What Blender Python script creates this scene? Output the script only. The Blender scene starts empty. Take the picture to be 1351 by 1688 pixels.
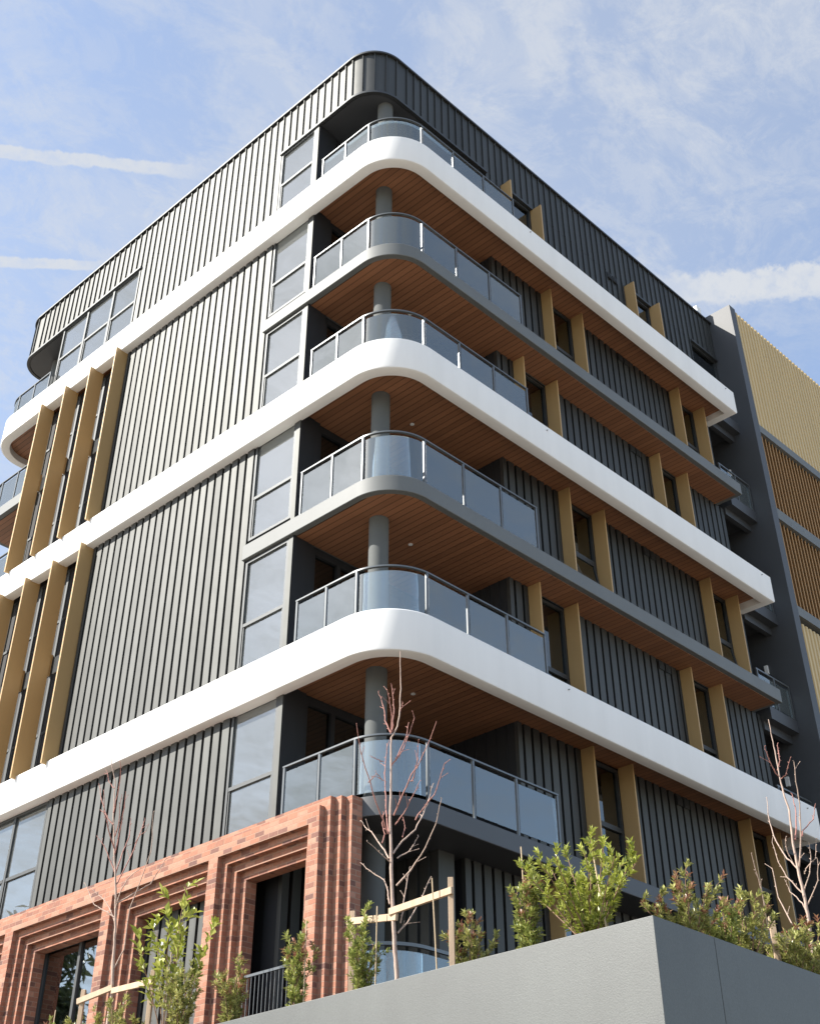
import bpy, math, random
from mathutils import Vector, Matrix
random.seed(7)
PI = math.pi
sc = bpy.context.scene
col = sc.collection

# ------------------------------------------------------------------ helpers
class MB:
    """collects geometry, build() links it as ONE mesh object"""
    def __init__(s): s.v = []; s.f = []
    def quad(s, a, b, c, d):
        n = len(s.v); s.v += [a, b, c, d]; s.f.append((n, n+1, n+2, n+3))
    def box(s, x0, x1, y0, y1, z0, z1):
        n = len(s.v)
        s.v += [(x0,y0,z0),(x1,y0,z0),(x1,y1,z0),(x0,y1,z0),(x0,y0,z1),(x1,y0,z1),(x1,y1,z1),(x0,y1,z1)]
        s.f += [(n,n+3,n+2,n+1),(n+4,n+5,n+6,n+7),(n,n+1,n+5,n+4),(n+1,n+2,n+6,n+5),(n+2,n+3,n+7,n+6),(n+3,n,n+4,n+7)]
    def obox(s, c, ux, hx, hy, z0, z1):
        """box centred at c (x,y), half sizes along ux and its normal"""
        uy = (-ux[1], ux[0]); n = len(s.v)
        for z in (z0, z1):
            for sx, sy in ((-1,-1),(1,-1),(1,1),(-1,1)):
                s.v.append((c[0]+sx*hx*ux[0]+sy*hy*uy[0], c[1]+sx*hx*ux[1]+sy*hy*uy[1], z))
        s.f += [(n,n+3,n+2,n+1),(n+4,n+5,n+6,n+7),(n,n+1,n+5,n+4),(n+1,n+2,n+6,n+5),(n+2,n+3,n+7,n+6),(n+3,n,n+4,n+7)]
    def prism(s, poly, z0, z1):
        n = len(s.v); m = len(poly)
        s.v += [(p[0],p[1],z0) for p in poly] + [(p[0],p[1],z1) for p in poly]
        a = sum(poly[i][0]*poly[(i+1)%m][1]-poly[(i+1)%m][0]*poly[i][1] for i in range(m))
        bot = tuple(range(n, n+m)); top = tuple(range(n+m, n+2*m))
        if a > 0: s.f += [bot[::-1], top]
        else: s.f += [bot, top[::-1]]
        for i in range(m):
            j = (i+1) % m
            q = (n+i, n+j, n+m+j, n+m+i)
            s.f.append(q if a > 0 else q[::-1])
    def sweep(s, pathf, prof):
        """closed profile [(inward offset, z)] along pathf(offset) -> list of (x,y)"""
        n = len(s.v); k = len(prof); cols = [pathf(o) for o, z in prof]; m = len(cols[0])
        for i in range(m):
            for j, (o, z) in enumerate(prof): s.v.append((cols[j][i][0], cols[j][i][1], z))
        for i in range(m-1):
            for j in range(k):
                jj = (j+1) % k
                s.f.append((n+i*k+j, n+i*k+jj, n+(i+1)*k+jj, n+(i+1)*k+j))
        s.f.append(tuple(n+j for j in range(k))[::-1]); s.f.append(tuple(n+(m-1)*k+j for j in range(k)))
    def cyl(s, x, y, r, z0, z1, seg=40):
        s.prism([(x+r*math.cos(2*PI*i/seg), y+r*math.sin(2*PI*i/seg)) for i in range(seg)], z0, z1)
    def tube(s, pts, rads, seg=6):
        pts = [Vector(p) for p in pts]; n = len(s.v); m = len(pts)
        for i, p in enumerate(pts):
            t = (pts[min(i+1,m-1)] - pts[max(i-1,0)]).normalized()
            a = t.cross(Vector((0.31,0.95,0.05)))
            if a.length < 1e-3: a = t.cross(Vector((1,0,0)))
            a.normalize(); b = t.cross(a)
            for k in range(seg):
                th = 2*PI*k/seg
                s.v.append(tuple(p + rads[i]*(math.cos(th)*a + math.sin(th)*b)))
        for i in range(m-1):
            for k in range(seg):
                kk = (k+1) % seg
                s.f.append((n+i*seg+k, n+i*seg+kk, n+(i+1)*seg+kk, n+(i+1)*seg+k))
        s.f.append(tuple(n+k for k in range(seg))[::-1]); s.f.append(tuple(n+(m-1)*seg+k for k in range(seg)))
    def build(s, name, mat, parent=None, smooth=None, bevel=0, recalc=True):
        me = bpy.data.meshes.new(name); me.from_pydata([tuple(v) for v in s.v], [], s.f); me.update()
        o = bpy.data.objects.new(name, me); col.objects.link(o)
        me.materials.append(mat)
        if recalc:
            import bmesh
            bm = bmesh.new(); bm.from_mesh(me); bmesh.ops.recalc_face_normals(bm, faces=bm.faces); bm.to_mesh(me); bm.free()
        if smooth:
            me.polygons.foreach_set('use_smooth', [True]*len(me.polygons)); me.set_sharp_from_angle(angle=math.radians(smooth))
        if bevel:
            b = o.modifiers.new('edge', 'BEVEL'); b.width = bevel; b.segments = 2; b.limit_method = 'ANGLE'; b.angle_limit = math.radians(50)
        if parent: o.parent = parent
        return o

def thing(name, label, cat, loc=(0,0,0), group=None):
    o = bpy.data.objects.new(name, None); col.objects.link(o)
    o.empty_display_size = .3; o.location = loc
    tag(o, label, cat, group); return o
def tag(o, label=None, cat=None, group=None, kind=None):
    if label: o['label'] = label
    if cat: o['category'] = cat
    if group: o['group'] = group
    if kind: o['kind'] = kind
    return o
def node(name, parent):
    """an Empty part that carries sub-parts"""
    o = bpy.data.objects.new(name, None); col.objects.link(o); o.parent = parent; o.empty_display_size = .1; return o

# ------------------------------------------------------------------ materials
def mat(name, base, rough=.6, metal=0, spec=.5, noise=0, nscale=6, bump=0, bscale=60, streak=0):
    m = bpy.data.materials.new(name); m.use_nodes = True
    nt = m.node_tree; N = nt.nodes; L = nt.links; b = N['Principled BSDF']
    b.inputs['Base Color'].default_value = (*base, 1); b.inputs['Roughness'].default_value = rough
    b.inputs['Metallic'].default_value = metal; b.inputs['Specular IOR Level'].default_value = spec
    tc = N.new('ShaderNodeTexCoord')
    if noise or streak:
        nz = N.new('ShaderNodeTexNoise'); nz.inputs['Scale'].default_value = nscale; nz.inputs['Detail'].default_value = 6; nz.inputs['Roughness'].default_value = .65
        mp = N.new('ShaderNodeMapping'); L.new(tc.outputs['Object'], mp.inputs['Vector']); L.new(mp.outputs['Vector'], nz.inputs['Vector'])
        if streak: mp.inputs['Scale'].default_value = (1, 1, .12)
        mr = N.new('ShaderNodeMapRange'); mr.inputs['From Min'].default_value = .3; mr.inputs['From Max'].default_value = .7
        mr.inputs['To Min'].default_value = 1-noise; mr.inputs['To Max'].default_value = 1+noise
        L.new(nz.outputs['Fac'], mr.inputs['Value'])
        mx = N.new('ShaderNodeVectorMath'); mx.operation = 'SCALE'; mx.inputs[0].default_value = base
        L.new(mr.outputs['Result'], mx.inputs['Scale']); L.new(mx.outputs['Vector'], b.inputs['Base Color'])
    if bump:
        n2 = N.new('ShaderNodeTexNoise'); n2.inputs['Scale'].default_value = bscale; n2.inputs['Detail'].default_value = 4
        L.new(tc.outputs['Object'], n2.inputs['Vector'])
        bp = N.new('ShaderNodeBump'); bp.inputs['Strength'].default_value = bump; bp.inputs['Distance'].default_value = .01
        L.new(n2.outputs['Fac'], bp.inputs['Height']); L.new(bp.outputs['Normal'], b.inputs['Normal'])
    return m

M = {}
M['white'] = mat('white_render', (.82,.82,.81), .75, spec=.3, noise=.045, nscale=1.3, streak=1, bump=.12, bscale=45)
M['grey'] = mat('grey_render', (.128,.136,.134), .6, spec=.55, noise=.06, nscale=1.2, bump=.1, bscale=50)
M['column'] = mat('dark_column_paint', (.12,.127,.125), .75, spec=.15, noise=.05, nscale=1.5)
M['blade'] = mat('blade_wall_render', (.052,.056,.062), .58, spec=.6, noise=.07, nscale=.8, bump=.1, bscale=40)
M['trim_shade'] = mat('dark_trim_and_shade', (.02,.021,.024), .6, spec=.35)  # door trim; also paints shade on wall ends and in joint gaps
M['darkgrey'] = mat('charcoal_render', (.045,.049,.055), .55, spec=.8, noise=.08, nscale=.8, bump=.1, bscale=40)
def clad_mat():
    m = mat('charcoal_metal_cladding', (.10,.10,.10), .62, metal=1.0)
    nt = m.node_tree; N = nt.nodes; L = nt.links; b = N['Principled BSDF']; tc = N['Texture Coordinate']
    ge = N.new('ShaderNodeNewGeometry'); sn = N.new('ShaderNodeSeparateXYZ'); L.new(ge.outputs['True Normal'], sn.inputs[0])
    so = N.new('ShaderNodeSeparateXYZ'); L.new(tc.outputs['Object'], so.inputs[0])
    def mt(op, a, b_):
        k = N.new('ShaderNodeMath'); k.operation = op
        for i, q in enumerate((a, b_)):
            if isinstance(q, (int, float)): k.inputs[i].default_value = q
            elif q is not None: L.new(q, k.inputs[i])
        return k.outputs[0]
    side = mt('GREATER_THAN', mt('ABSOLUTE', sn.outputs['X'], None), .5)
    s = mt('DIVIDE', mt('SUBTRACT', mt('ADD', so.outputs['X'], so.outputs['Y']), mt('SUBTRACT', 4.85, mt('MULTIPLY', side, .12))), .27)
    wn = N.new('ShaderNodeTexWhiteNoise'); wn.noise_dimensions = '1D'; L.new(mt('FLOOR', s, None), wn.inputs['W'])
    mp = N.new('ShaderNodeMapping'); mp.inputs['Scale'].default_value = (1,1,.16); L.new(tc.outputs['Object'], mp.inputs[0])
    nz = N.new('ShaderNodeTexNoise'); nz.inputs['Scale'].default_value = 2.2; nz.inputs['Detail'].default_value = 5; L.new(mp.outputs[0], nz.inputs[0])
    f = mt('ADD', mt('MULTIPLY', wn.outputs['Value'], .14), mt('ADD', mt('MULTIPLY', nz.outputs[0], .30), .78))
    sc_ = N.new('ShaderNodeVectorMath'); sc_.operation = 'SCALE'; sc_.inputs[0].default_value = CLADC; L.new(f, sc_.inputs['Scale']); L.new(sc_.outputs[0], b.inputs['Base Color'])
    n2 = N.new('ShaderNodeTexNoise'); n2.inputs['Scale'].default_value = 1.6; n2.inputs['Detail'].default_value = 1.5; L.new(tc.outputs['Object'], n2.inputs[0])
    bp = N.new('ShaderNodeBump'); bp.inputs['Strength'].default_value = .22; bp.inputs['Distance'].default_value = .05; L.new(n2.outputs[0], bp.inputs['Height']); L.new(bp.outputs[0], b.inputs['Normal'])
    return m
CLADC = (.104,.106,.103)
M['clad'] = clad_mat()
M['frame'] = mat('charcoal_aluminium', (.092,.096,.098), .58, metal=.9)
M['rail'] = mat('satin_grey_rail', (.14,.15,.155), .32, metal=.4)
M['gold'] = mat('gold_aluminium', (.45,.295,.13), .48, metal=.05, noise=.05, nscale=2, streak=1)
M['screen'] = mat('pale_gold_metal', (.54,.40,.185), .5, metal=.0, noise=.05, nscale=1.5, streak=1)
M['slat'] = mat('bronze_slat', (.42,.255,.115), .5, metal=.0, noise=.06, nscale=3)
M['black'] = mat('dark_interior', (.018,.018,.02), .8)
M['curtain'] = mat('pale_sheer_curtain', (.62,.64,.66), .9, noise=.04, nscale=3)
M['roomdark'] = mat('dark_room_backing', (.028,.026,.025), .9, noise=.15, nscale=2)  # near-black stand-in for the unlit rooms behind dark windows
M['roof'] = mat('roof_sheet', (.12,.12,.12), .7)
M['lamp'] = mat('white_downlight_trim', (.8,.8,.78), .4)
M['concrete'] = mat('sealed_concrete', (.30,.31,.30), .8, spec=.3, noise=.10, nscale=2.2, bump=.15, bscale=70)
M['timber'] = mat('pine_stake_timber', (.47,.345,.235), .75, noise=.18, nscale=9, streak=1, bump=.2, bscale=40)
M['bamboo'] = mat('bamboo_cane', (.50,.38,.24), .6, noise=.15, nscale=20)
M['soil'] = mat('dark_mulch', (.05,.035,.025), .95, noise=.5, nscale=30, bump=.6, bscale=60)
M['asphalt'] = mat('street_asphalt', (.06,.06,.06), .9, noise=.2, nscale=12)
M['paving'] = mat('pale_footpath', (.27,.235,.19), .85, noise=.1, nscale=4)
M['spout'] = mat('zinc_spout', (.3,.3,.3), .4, metal=.6)

def wall_mat():
    """retaining wall: rendered concrete, fine grain, water stains and a few hairline cracks"""
    m = mat('grey_wall_render', (.1,.105,.105), .56, spec=1.0)
    nt = m.node_tree; N = nt.nodes; L = nt.links; b = N['Principled BSDF']; tc = N['Texture Coordinate']
    def noise(sc_, det, vec=(1,1,1)):
        mp = N.new('ShaderNodeMapping'); mp.inputs['Scale'].default_value = vec; L.new(tc.outputs['Object'], mp.inputs['Vector'])
        n = N.new('ShaderNodeTexNoise'); n.inputs['Scale'].default_value = sc_; n.inputs['Detail'].default_value = det; L.new(mp.outputs['Vector'], n.inputs['Vector']); return n
    a = noise(1.1, 5); g = noise(55, 3); st = noise(2.2, 4, (1,1,.18))
    def rng(n, lo, hi, a0=.3, a1=.7):
        r = N.new('ShaderNodeMapRange'); r.inputs['From Min'].default_value = a0; r.inputs['From Max'].default_value = a1
        r.inputs['To Min'].default_value = lo; r.inputs['To Max'].default_value = hi; L.new(n.outputs[0], r.inputs['Value']); return r
    def mul(p, q):
        k = N.new('ShaderNodeMath'); k.operation = 'MULTIPLY'; L.new(p.outputs[0], k.inputs[0]); L.new(q.outputs[0], k.inputs[1]); return k
    vor = N.new('ShaderNodeTexVoronoi'); vor.feature = 'DISTANCE_TO_EDGE'; vor.inputs['Scale'].default_value = .35
    dn = noise(1.7, 6); ad = N.new('ShaderNodeVectorMath'); ad.operation = 'ADD'; sc2 = N.new('ShaderNodeVectorMath'); sc2.operation = 'SCALE'; sc2.inputs['Scale'].default_value = .9
    L.new(dn.outputs['Color'], sc2.inputs[0]); L.new(sc2.outputs[0], ad.inputs[0]); L.new(tc.outputs['Object'], ad.inputs[1]); L.new(ad.outputs[0], vor.inputs['Vector'])
    cr = N.new('ShaderNodeMapRange'); cr.inputs['From Max'].default_value = .0025; cr.inputs['To Min'].default_value = .82; L.new(vor.outputs['Distance'], cr.inputs['Value'])
    f = mul(mul(rng(a, .86, 1.12), rng(g, .82, 1.18)), mul(rng(st, .88, 1.08), cr))
    s = N.new('ShaderNodeVectorMath'); s.operation = 'SCALE'; s.inputs[0].default_value = (.046,.052,.049); L.new(f.outputs[0], s.inputs['Scale']); L.new(s.outputs[0], b.inputs['Base Color'])
    bp = N.new('ShaderNodeBump'); bp.inputs['Strength'].default_value = .22; bp.inputs['Distance'].default_value = .008
    g2 = noise(90, 3); L.new(g2.outputs[0], bp.inputs['Height']); L.new(bp.outputs[0], b.inputs['Normal'])
    return m
M['wall'] = wall_mat()

def wood_mat():
    m = mat('timber_lining_boards', (.30,.125,.06), .5, spec=.4)
    nt = m.node_tree; N = nt.nodes; L = nt.links; b = N['Principled BSDF']; tc = N['Texture Coordinate']
    sx = N.new('ShaderNodeSeparateXYZ'); L.new(tc.outputs['Object'], sx.inputs[0])
    d = N.new('ShaderNodeMath'); d.operation = 'DIVIDE'; d.inputs[1].default_value = .155; L.new(sx.outputs['X'], d.inputs[0])
    fr = N.new('ShaderNodeMath'); fr.operation = 'FRACT'; L.new(d.outputs[0], fr.inputs[0])
    fl = N.new('ShaderNodeMath'); fl.operation = 'FLOOR'; L.new(d.outputs[0], fl.inputs[0])
    wn = N.new('ShaderNodeTexWhiteNoise'); wn.noise_dimensions = '1D'; L.new(fl.outputs[0], wn.inputs['W'])
    gap = N.new('ShaderNodeMath'); gap.operation = 'GREATER_THAN'; gap.inputs[1].default_value = .09; L.new(fr.outputs[0], gap.inputs[0])
    mp = N.new('ShaderNodeMapping'); mp.inputs['Scale'].default_value = (14, 1.2, 1); L.new(tc.outputs['Object'], mp.inputs[0])
    nz = N.new('ShaderNodeTexNoise'); nz.inputs['Scale'].default_value = 3; nz.inputs['Detail'].default_value = 5; L.new(mp.outputs[0], nz.inputs[0])
    r1 = N.new('ShaderNodeMapRange'); r1.inputs['To Min'].default_value = .86; r1.inputs['To Max'].default_value = 1.12; L.new(wn.outputs['Value'], r1.inputs[0])
    r2 = N.new('ShaderNodeMapRange'); r2.inputs['To Min'].default_value = .9; r2.inputs['To Max'].default_value = 1.1; L.new(nz.outputs[0], r2.inputs[0])
    r3 = N.new('ShaderNodeMapRange'); r3.inputs['To Min'].default_value = .22; L.new(gap.outputs[0], r3.inputs[0])
    k1 = N.new('ShaderNodeMath'); k1.operation = 'MULTIPLY'; L.new(r1.outputs[0], k1.inputs[0]); L.new(r2.outputs[0], k1.inputs[1])
    k2 = N.new('ShaderNodeMath'); k2.operation = 'MULTIPLY'; L.new(k1.outputs[0], k2.inputs[0]); L.new(r3.outputs[0], k2.inputs[1])
    s = N.new('ShaderNodeVectorMath'); s.operation = 'SCALE'; s.inputs[0].default_value = (.285,.13,.066); L.new(k2.outputs[0], s.inputs['Scale']); L.new(s.outputs[0], b.inputs['Base Color'])
    bp = N.new('ShaderNodeBump'); bp.inputs['Distance'].default_value = .01; bp.inputs['Strength'].default_value = .6; L.new(gap.outputs[0], bp.inputs['Height']); L.new(bp.outputs[0], b.inputs['Normal'])
    return m
M['wood'] = wood_mat()

def brick_mat():
    m = mat('red_brick', (.4,.16,.09), .8, spec=.3)
    nt = m.node_tree; N = nt.nodes; L = nt.links; b = N['Principled BSDF']; tc = N['Texture Coordinate']
    ge = N.new('ShaderNodeNewGeometry'); sn = N.new('ShaderNodeSeparateXYZ'); L.new(ge.outputs['True Normal'], sn.inputs[0])
    so = N.new('ShaderNodeSeparateXYZ'); L.new(tc.outputs['Object'], so.inputs[0])
    def big(axis):
        a = N.new('ShaderNodeMath'); a.operation = 'ABSOLUTE'; L.new(sn.outputs[axis], a.inputs[0])
        g = N.new('ShaderNodeMath'); g.operation = 'GREATER_THAN'; g.inputs[1].default_value = .5; L.new(a.outputs[0], g.inputs[0]); return g
    gx = big('X'); gz = big('Z')
    def mixv(f, p, q):
        k = N.new('ShaderNodeMix'); k.data_type = 'FLOAT'; L.new(f.outputs[0], k.inputs[0]); L.new(p, k.inputs[2]); L.new(q, k.inputs[3]); return k.outputs[0]
    hx = mixv(gx, so.outputs['X'], so.outputs['Y']); u = mixv(gz, hx, so.outputs['X']); v = mixv(gz, so.outputs['Z'], so.outputs['Y'])
    cv = N.new('ShaderNodeCombineXYZ'); L.new(u, cv.inputs[0]); L.new(v, cv.inputs[1])
    br = N.new('ShaderNodeTexBrick'); L.new(cv.outputs[0], br.inputs['Vector']); br.inputs['Scale'].default_value = 1
    br.inputs['Brick Width'].default_value = .235; br.inputs['Row Height'].default_value = .086; br.inputs['Mortar Size'].default_value = .008; br.inputs['Mortar Smooth'].default_value = .3
    br.inputs['Color1'].default_value = (0,0,0,1); br.inputs['Color2'].default_value = (1,1,1,1); br.inputs['Mortar'].default_value = (.5,.5,.5,1)
    rp = N.new('ShaderNodeValToRGB'); e = rp.color_ramp.elements
    e[0].position = 0; e[0].color = (.14,.075,.062,1); e[1].position = 1; e[1].color = (.42,.215,.15,1)
    for p, c in ((.12,(.235,.11,.08,1)),(.30,(.315,.14,.09,1)),(.55,(.35,.155,.098,1)),(.8,(.385,.18,.12,1))):
        x = e.new(p); x.color = c
    L.new(br.outputs['Color'], rp.inputs[0])
    nz = N.new('ShaderNodeTexNoise'); nz.inputs['Scale'].default_value = 25; nz.inputs['Detail'].default_value = 4; L.new(tc.outputs['Object'], nz.inputs[0])
    r = N.new('ShaderNodeMapRange'); r.inputs['To Min'].default_value = .75; r.inputs['To Max'].default_value = 1.25; L.new(nz.outputs[0], r.inputs[0])
    s = N.new('ShaderNodeVectorMath'); s.operation = 'SCALE'; L.new(rp.outputs[0], s.inputs[0]); L.new(r.outputs[0], s.inputs['Scale'])
    mx = N.new('ShaderNodeMix'); mx.data_type = 'RGBA'; L.new(br.outputs['Fac'], mx.inputs[0]); L.new(s.outputs[0], mx.inputs[6]); mx.inputs[7].default_value = (.34,.215,.155,1)
    L.new(mx.outputs[2], b.inputs['Base Color'])
    bp = N.new('ShaderNodeBump'); bp.invert = True; bp.inputs['Distance'].default_value = .006; bp.inputs['Strength'].default_value = .7; L.new(br.outputs['Fac'], bp.inputs['Height']); L.new(bp.outputs[0], b.inputs['Normal'])
    return m
M['brick'] = brick_mat()

def glass_mat(name, tint, refl0, haze, hazecol, ior=1.5, rough=.015):
    """sheet glass: tinted see-through, mirror reflection that grows at grazing angles, a pale film: dust, and haze painted in to brighten window panes"""
    m = bpy.data.materials.new(name); m.use_nodes = True; nt = m.node_tree; N = nt.nodes; L = nt.links
    N.remove(N['Principled BSDF']); out = N['Material Output']
    tr = N.new('ShaderNodeBsdfTransparent'); tr.inputs[0].default_value = (*tint, 1)
    gl = N.new('ShaderNodeBsdfGlossy'); gl.inputs['Roughness'].default_value = rough; gl.inputs['Color'].default_value = (.93,.98,.97,1)
    df = N.new('ShaderNodeBsdfDiffuse'); df.inputs[0].default_value = (*hazecol, 1)
    fr = N.new('ShaderNodeFresnel'); fr.inputs['IOR'].default_value = ior
    mr = N.new('ShaderNodeMapRange'); mr.inputs['To Min'].default_value = refl0; mr.inputs['To Max'].default_value = 1; L.new(fr.outputs[0], mr.inputs[0])
    a = N.new('ShaderNodeMixShader'); a.inputs[0].default_value = haze; L.new(tr.outputs[0], a.inputs[1]); L.new(df.outputs[0], a.inputs[2])
    b = N.new('ShaderNodeMixShader'); L.new(mr.outputs[0], b.inputs[0]); L.new(a.outputs[0], b.inputs[1]); L.new(gl.outputs[0], b.inputs[2])
    L.new(b.outputs[0], out.inputs['Surface'])
    tc = N.new('ShaderNodeTexCoord'); n2 = N.new('ShaderNodeTexNoise'); n2.inputs['Scale'].default_value = .8; n2.inputs['Detail'].default_value = 1
    L.new(tc.outputs['Object'], n2.inputs[0]); bp = N.new('ShaderNodeBump'); bp.inputs['Strength'].default_value = .06; bp.inputs['Distance'].default_value = .05
    L.new(n2.outputs[0], bp.inputs['Height']); L.new(bp.outputs[0], gl.inputs['Normal'])
    return m
M['glass'] = glass_mat('window_glass', (.78,.82,.80), .16, .17, (.56,.59,.59), 1.55)  # pale haze painted in so the sunlit panes look lighter
M['darkglass'] = glass_mat('tinted_window_glass', (.30,.31,.32), .09, .0, (.5,.5,.5), 1.5)
M['brickglass'] = glass_mat('dark_reflective_glass', (.30,.31,.32), .30, .0, (.5,.5,.5), 1.5)
M['railglass'] = glass_mat('balustrade_glass', (.84,.88,.89), .12, .09, (.66,.75,.75), 1.5)

def leaf_mat(name, c0, c1, c2, rough=.35):
    m = bpy.data.materials.new(name); m.use_nodes = True; nt = m.node_tree; N = nt.nodes; L = nt.links; b = N['Principled BSDF']
    ge = N.new('ShaderNodeNewGeometry'); rp = N.new('ShaderNodeValToRGB'); e = rp.color_ramp.elements
    e[0].color = (*c0,1); e[1].color = (*c2,1); x = e.new(.55); x.color = (*c1,1)
    L.new(ge.outputs['Random Per Island'], rp.inputs[0]); L.new(rp.outputs[0], b.inputs['Base Color'])
    b.inputs['Roughness'].default_value = rough; b.inputs['Specular IOR Level'].default_value = .5
    tl = N.new('ShaderNodeBsdfTranslucent'); L.new(rp.outputs[0], tl.inputs[0])
    mx = N.new('ShaderNodeMixShader'); mx.inputs[0].default_value = .3; L.new(b.outputs[0], mx.inputs[1]); L.new(tl.outputs[0], mx.inputs[2]); L.new(mx.outputs[0], N['Material Output'].inputs['Surface'])
    return m
M['leaf'] = leaf_mat('mid_green_leaves', (.13,.17,.04), (.32,.36,.09), (.55,.56,.19))
M['leafbright'] = leaf_mat('bright_green_leaves', (.15,.19,.03), (.36,.40,.06), (.56,.58,.17))
M['leafolive'] = leaf_mat('olive_leaves', (.14,.16,.05), (.36,.37,.11), (.58,.55,.21))
M['leafred'] = leaf_mat('red_tip_leaves', (.26,.10,.06), (.36,.18,.11), (.34,.26,.12))
M['twig'] = mat('brown_twig', (.22,.13,.08), .8, noise=.25, nscale=20)
M['bark'] = mat('pale_bark', (.42,.31,.25), .75, noise=.22, nscale=14, bump=.3, bscale=60)
M['barkred'] = mat('reddish_twig_bark', (.33,.15,.12), .7, noise=.25, nscale=18)
M['gumleaf'] = leaf_mat('gum_leaves', (.03,.045,.02), (.055,.075,.03), (.09,.11,.05))
# ------------------------------------------------------------------ the corner apartment building
RC = 1.15                    # plan radius centre of the rounded corners
YE = 17.55                   # far end of the sunlit side
XW, XG = 14.36, 14.20        # right ends of white bands and grey slabs
NA = 22
def arc(cx, cy, r, a0, a1, n=NA):
    return [(cx+r*math.cos(math.radians(a0+(a1-a0)*i/n)), cy+r*math.sin(math.radians(a0+(a1-a0)*i/n))) for i in range(n+1)]
def ring(xe, y_end):
    """plan path: end return, shaded front, near corner, sunlit front, far corner"""
    def f(o):
        return [(xe-o, y_end), (xe-o, o)] + arc(RC, RC, RC-o, 270, 180) + arc(RC, YE-RC, RC-o, 180, 90) + [(4.6, YE-o)]
    return f
BLD = thing('apartment_building', 'six storey corner apartment block with white curved bands, charcoal ribbed cladding and red brick base', 'apartment building', (0,0,0))
W = {5: (25.09, 24.28), 3: (18.79, 18.0), 1: (12.50, 11.69)}
G = {4: (21.70, 21.35), 2: (15.47, 15.12), 0: (9.19, 8.86)}
Z0 = {0: 5.9, 1: 9.2, 2: 12.1, 3: 15.47, 4: 18.4, 5: 21.70, 6: 24.7}
Z1 = {0: 8.86, 1: 11.89, 2: 15.12, 3: 18.20, 4: 21.35, 5: 24.48, 6: 27.62}

def disc(x, y, z):
    m = MB(); m.cyl(x, y, .045, z-.012, z+.01, 16); return m
def soffit(poly, z0, z1, lights):
    m = MB(); m.prism(poly, z0, z1); s = m.build('timber_soffit', M['wood'], BLD)
    for x, y in lights: disc(x, y, z0).build('downlight', M['lamp'], s)
inner = lambda xe: [(.62, 14.6), (.62, 3.05), (4.6, 3.05), (4.6, 1.06), (xe, 1.06)]
for k, (zt, zb) in W.items():
    p = ring(XW, 1.3); m = MB()
    m.sweep(p, [(0, zb+.05), (.012, zb+.018), (.045, zb), (.27, zb), (.27, zt-.3), (.27, zt), (.02, zt), (0, zt-.02)])
    m.build('white_balcony_band', M['white'], BLD, smooth=35)
    q = p(.265)[1:]
    soffit(q + [(4.6, 14.6)] + inner(XW-.27), zb+.2, zb+.26, [(2.2, 1.58)])
    m = MB(); m.prism(q + [(4.6, 14.6)] + inner(XW-.27), zb+.26, zt-.38); m.build('floor_slab', M['darkgrey'], BLD)
    for x in (4.92, 13.9): m = MB(); m.tube([(x, .02, zt-.13), (x, -.035, zt-.135)], [.014, .014], 8); m.build('overflow_spout', M['spout'], BLD)
for k, (zt, zb) in G.items():
    pr = lambda o: [(XG-o, 1.0), (XG-o, o)] + arc(RC, RC, RC-o, 270, 180)
    m = MB(); yl = 4.53 if k else 14.6
    m.prism(pr(.17) + [(.17, yl), (.62, yl), (.62, 3.06), (4.55, 3.06), (4.55, 1.05), (XG-.17, 1.05)], zb, zt)
    m.build('grey_balcony_slab', M['grey'] if k else M['darkgrey'], BLD, smooth=35, bevel=.012)
    if k:
        m = MB(); m.prism([(.17, 14.55)] + arc(RC, YE-RC, RC-.17, 180, 90) + [(4.6, YE-.17), (4.6, 14.55)], zb, zt)
        m.build('grey_balcony_slab', M['grey'], BLD, smooth=35, bevel=.012)
        soffit(pr(.31)[1:] + [(.31, 3.0), (4.55, 3.0), (4.55, 1.0), (XG-.31, 1.0)], zb-.012, zb+.003, [(2.12, 1.56)])
        soffit([(.31, 14.62)] + arc(RC, YE-RC, RC-.31, 180, 90) + [(4.5, YE-.31), (4.5, 14.62)], zb-.012, zb+.003, [])
        m = MB()                                             # bird spikes on the slab edge
        x = 5.0
        while x < 12.2:
            for s in (-1, 1): m.tube([(x, .30, zt), (x+.01*s, .25-.03*s, zt+.10)], [.0022, .0016], 3)
            x += .045
        m.build('bird_spikes', M['rail'], BLD)

# round columns
for cy in (1.38, YE-1.4):
    m = MB(); m.cyl(1.04, cy, .195, 5.2 if cy < 2 else 9.3, 27.62); m.build('column', M['column'], BLD, smooth=40)

# dark core boxes behind the facade, added to block light
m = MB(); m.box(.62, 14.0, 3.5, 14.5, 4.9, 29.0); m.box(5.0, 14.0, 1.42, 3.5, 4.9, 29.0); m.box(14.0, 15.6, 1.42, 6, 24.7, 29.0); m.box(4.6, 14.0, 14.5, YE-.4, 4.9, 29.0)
m.build('wall', M['black'], BLD)

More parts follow.
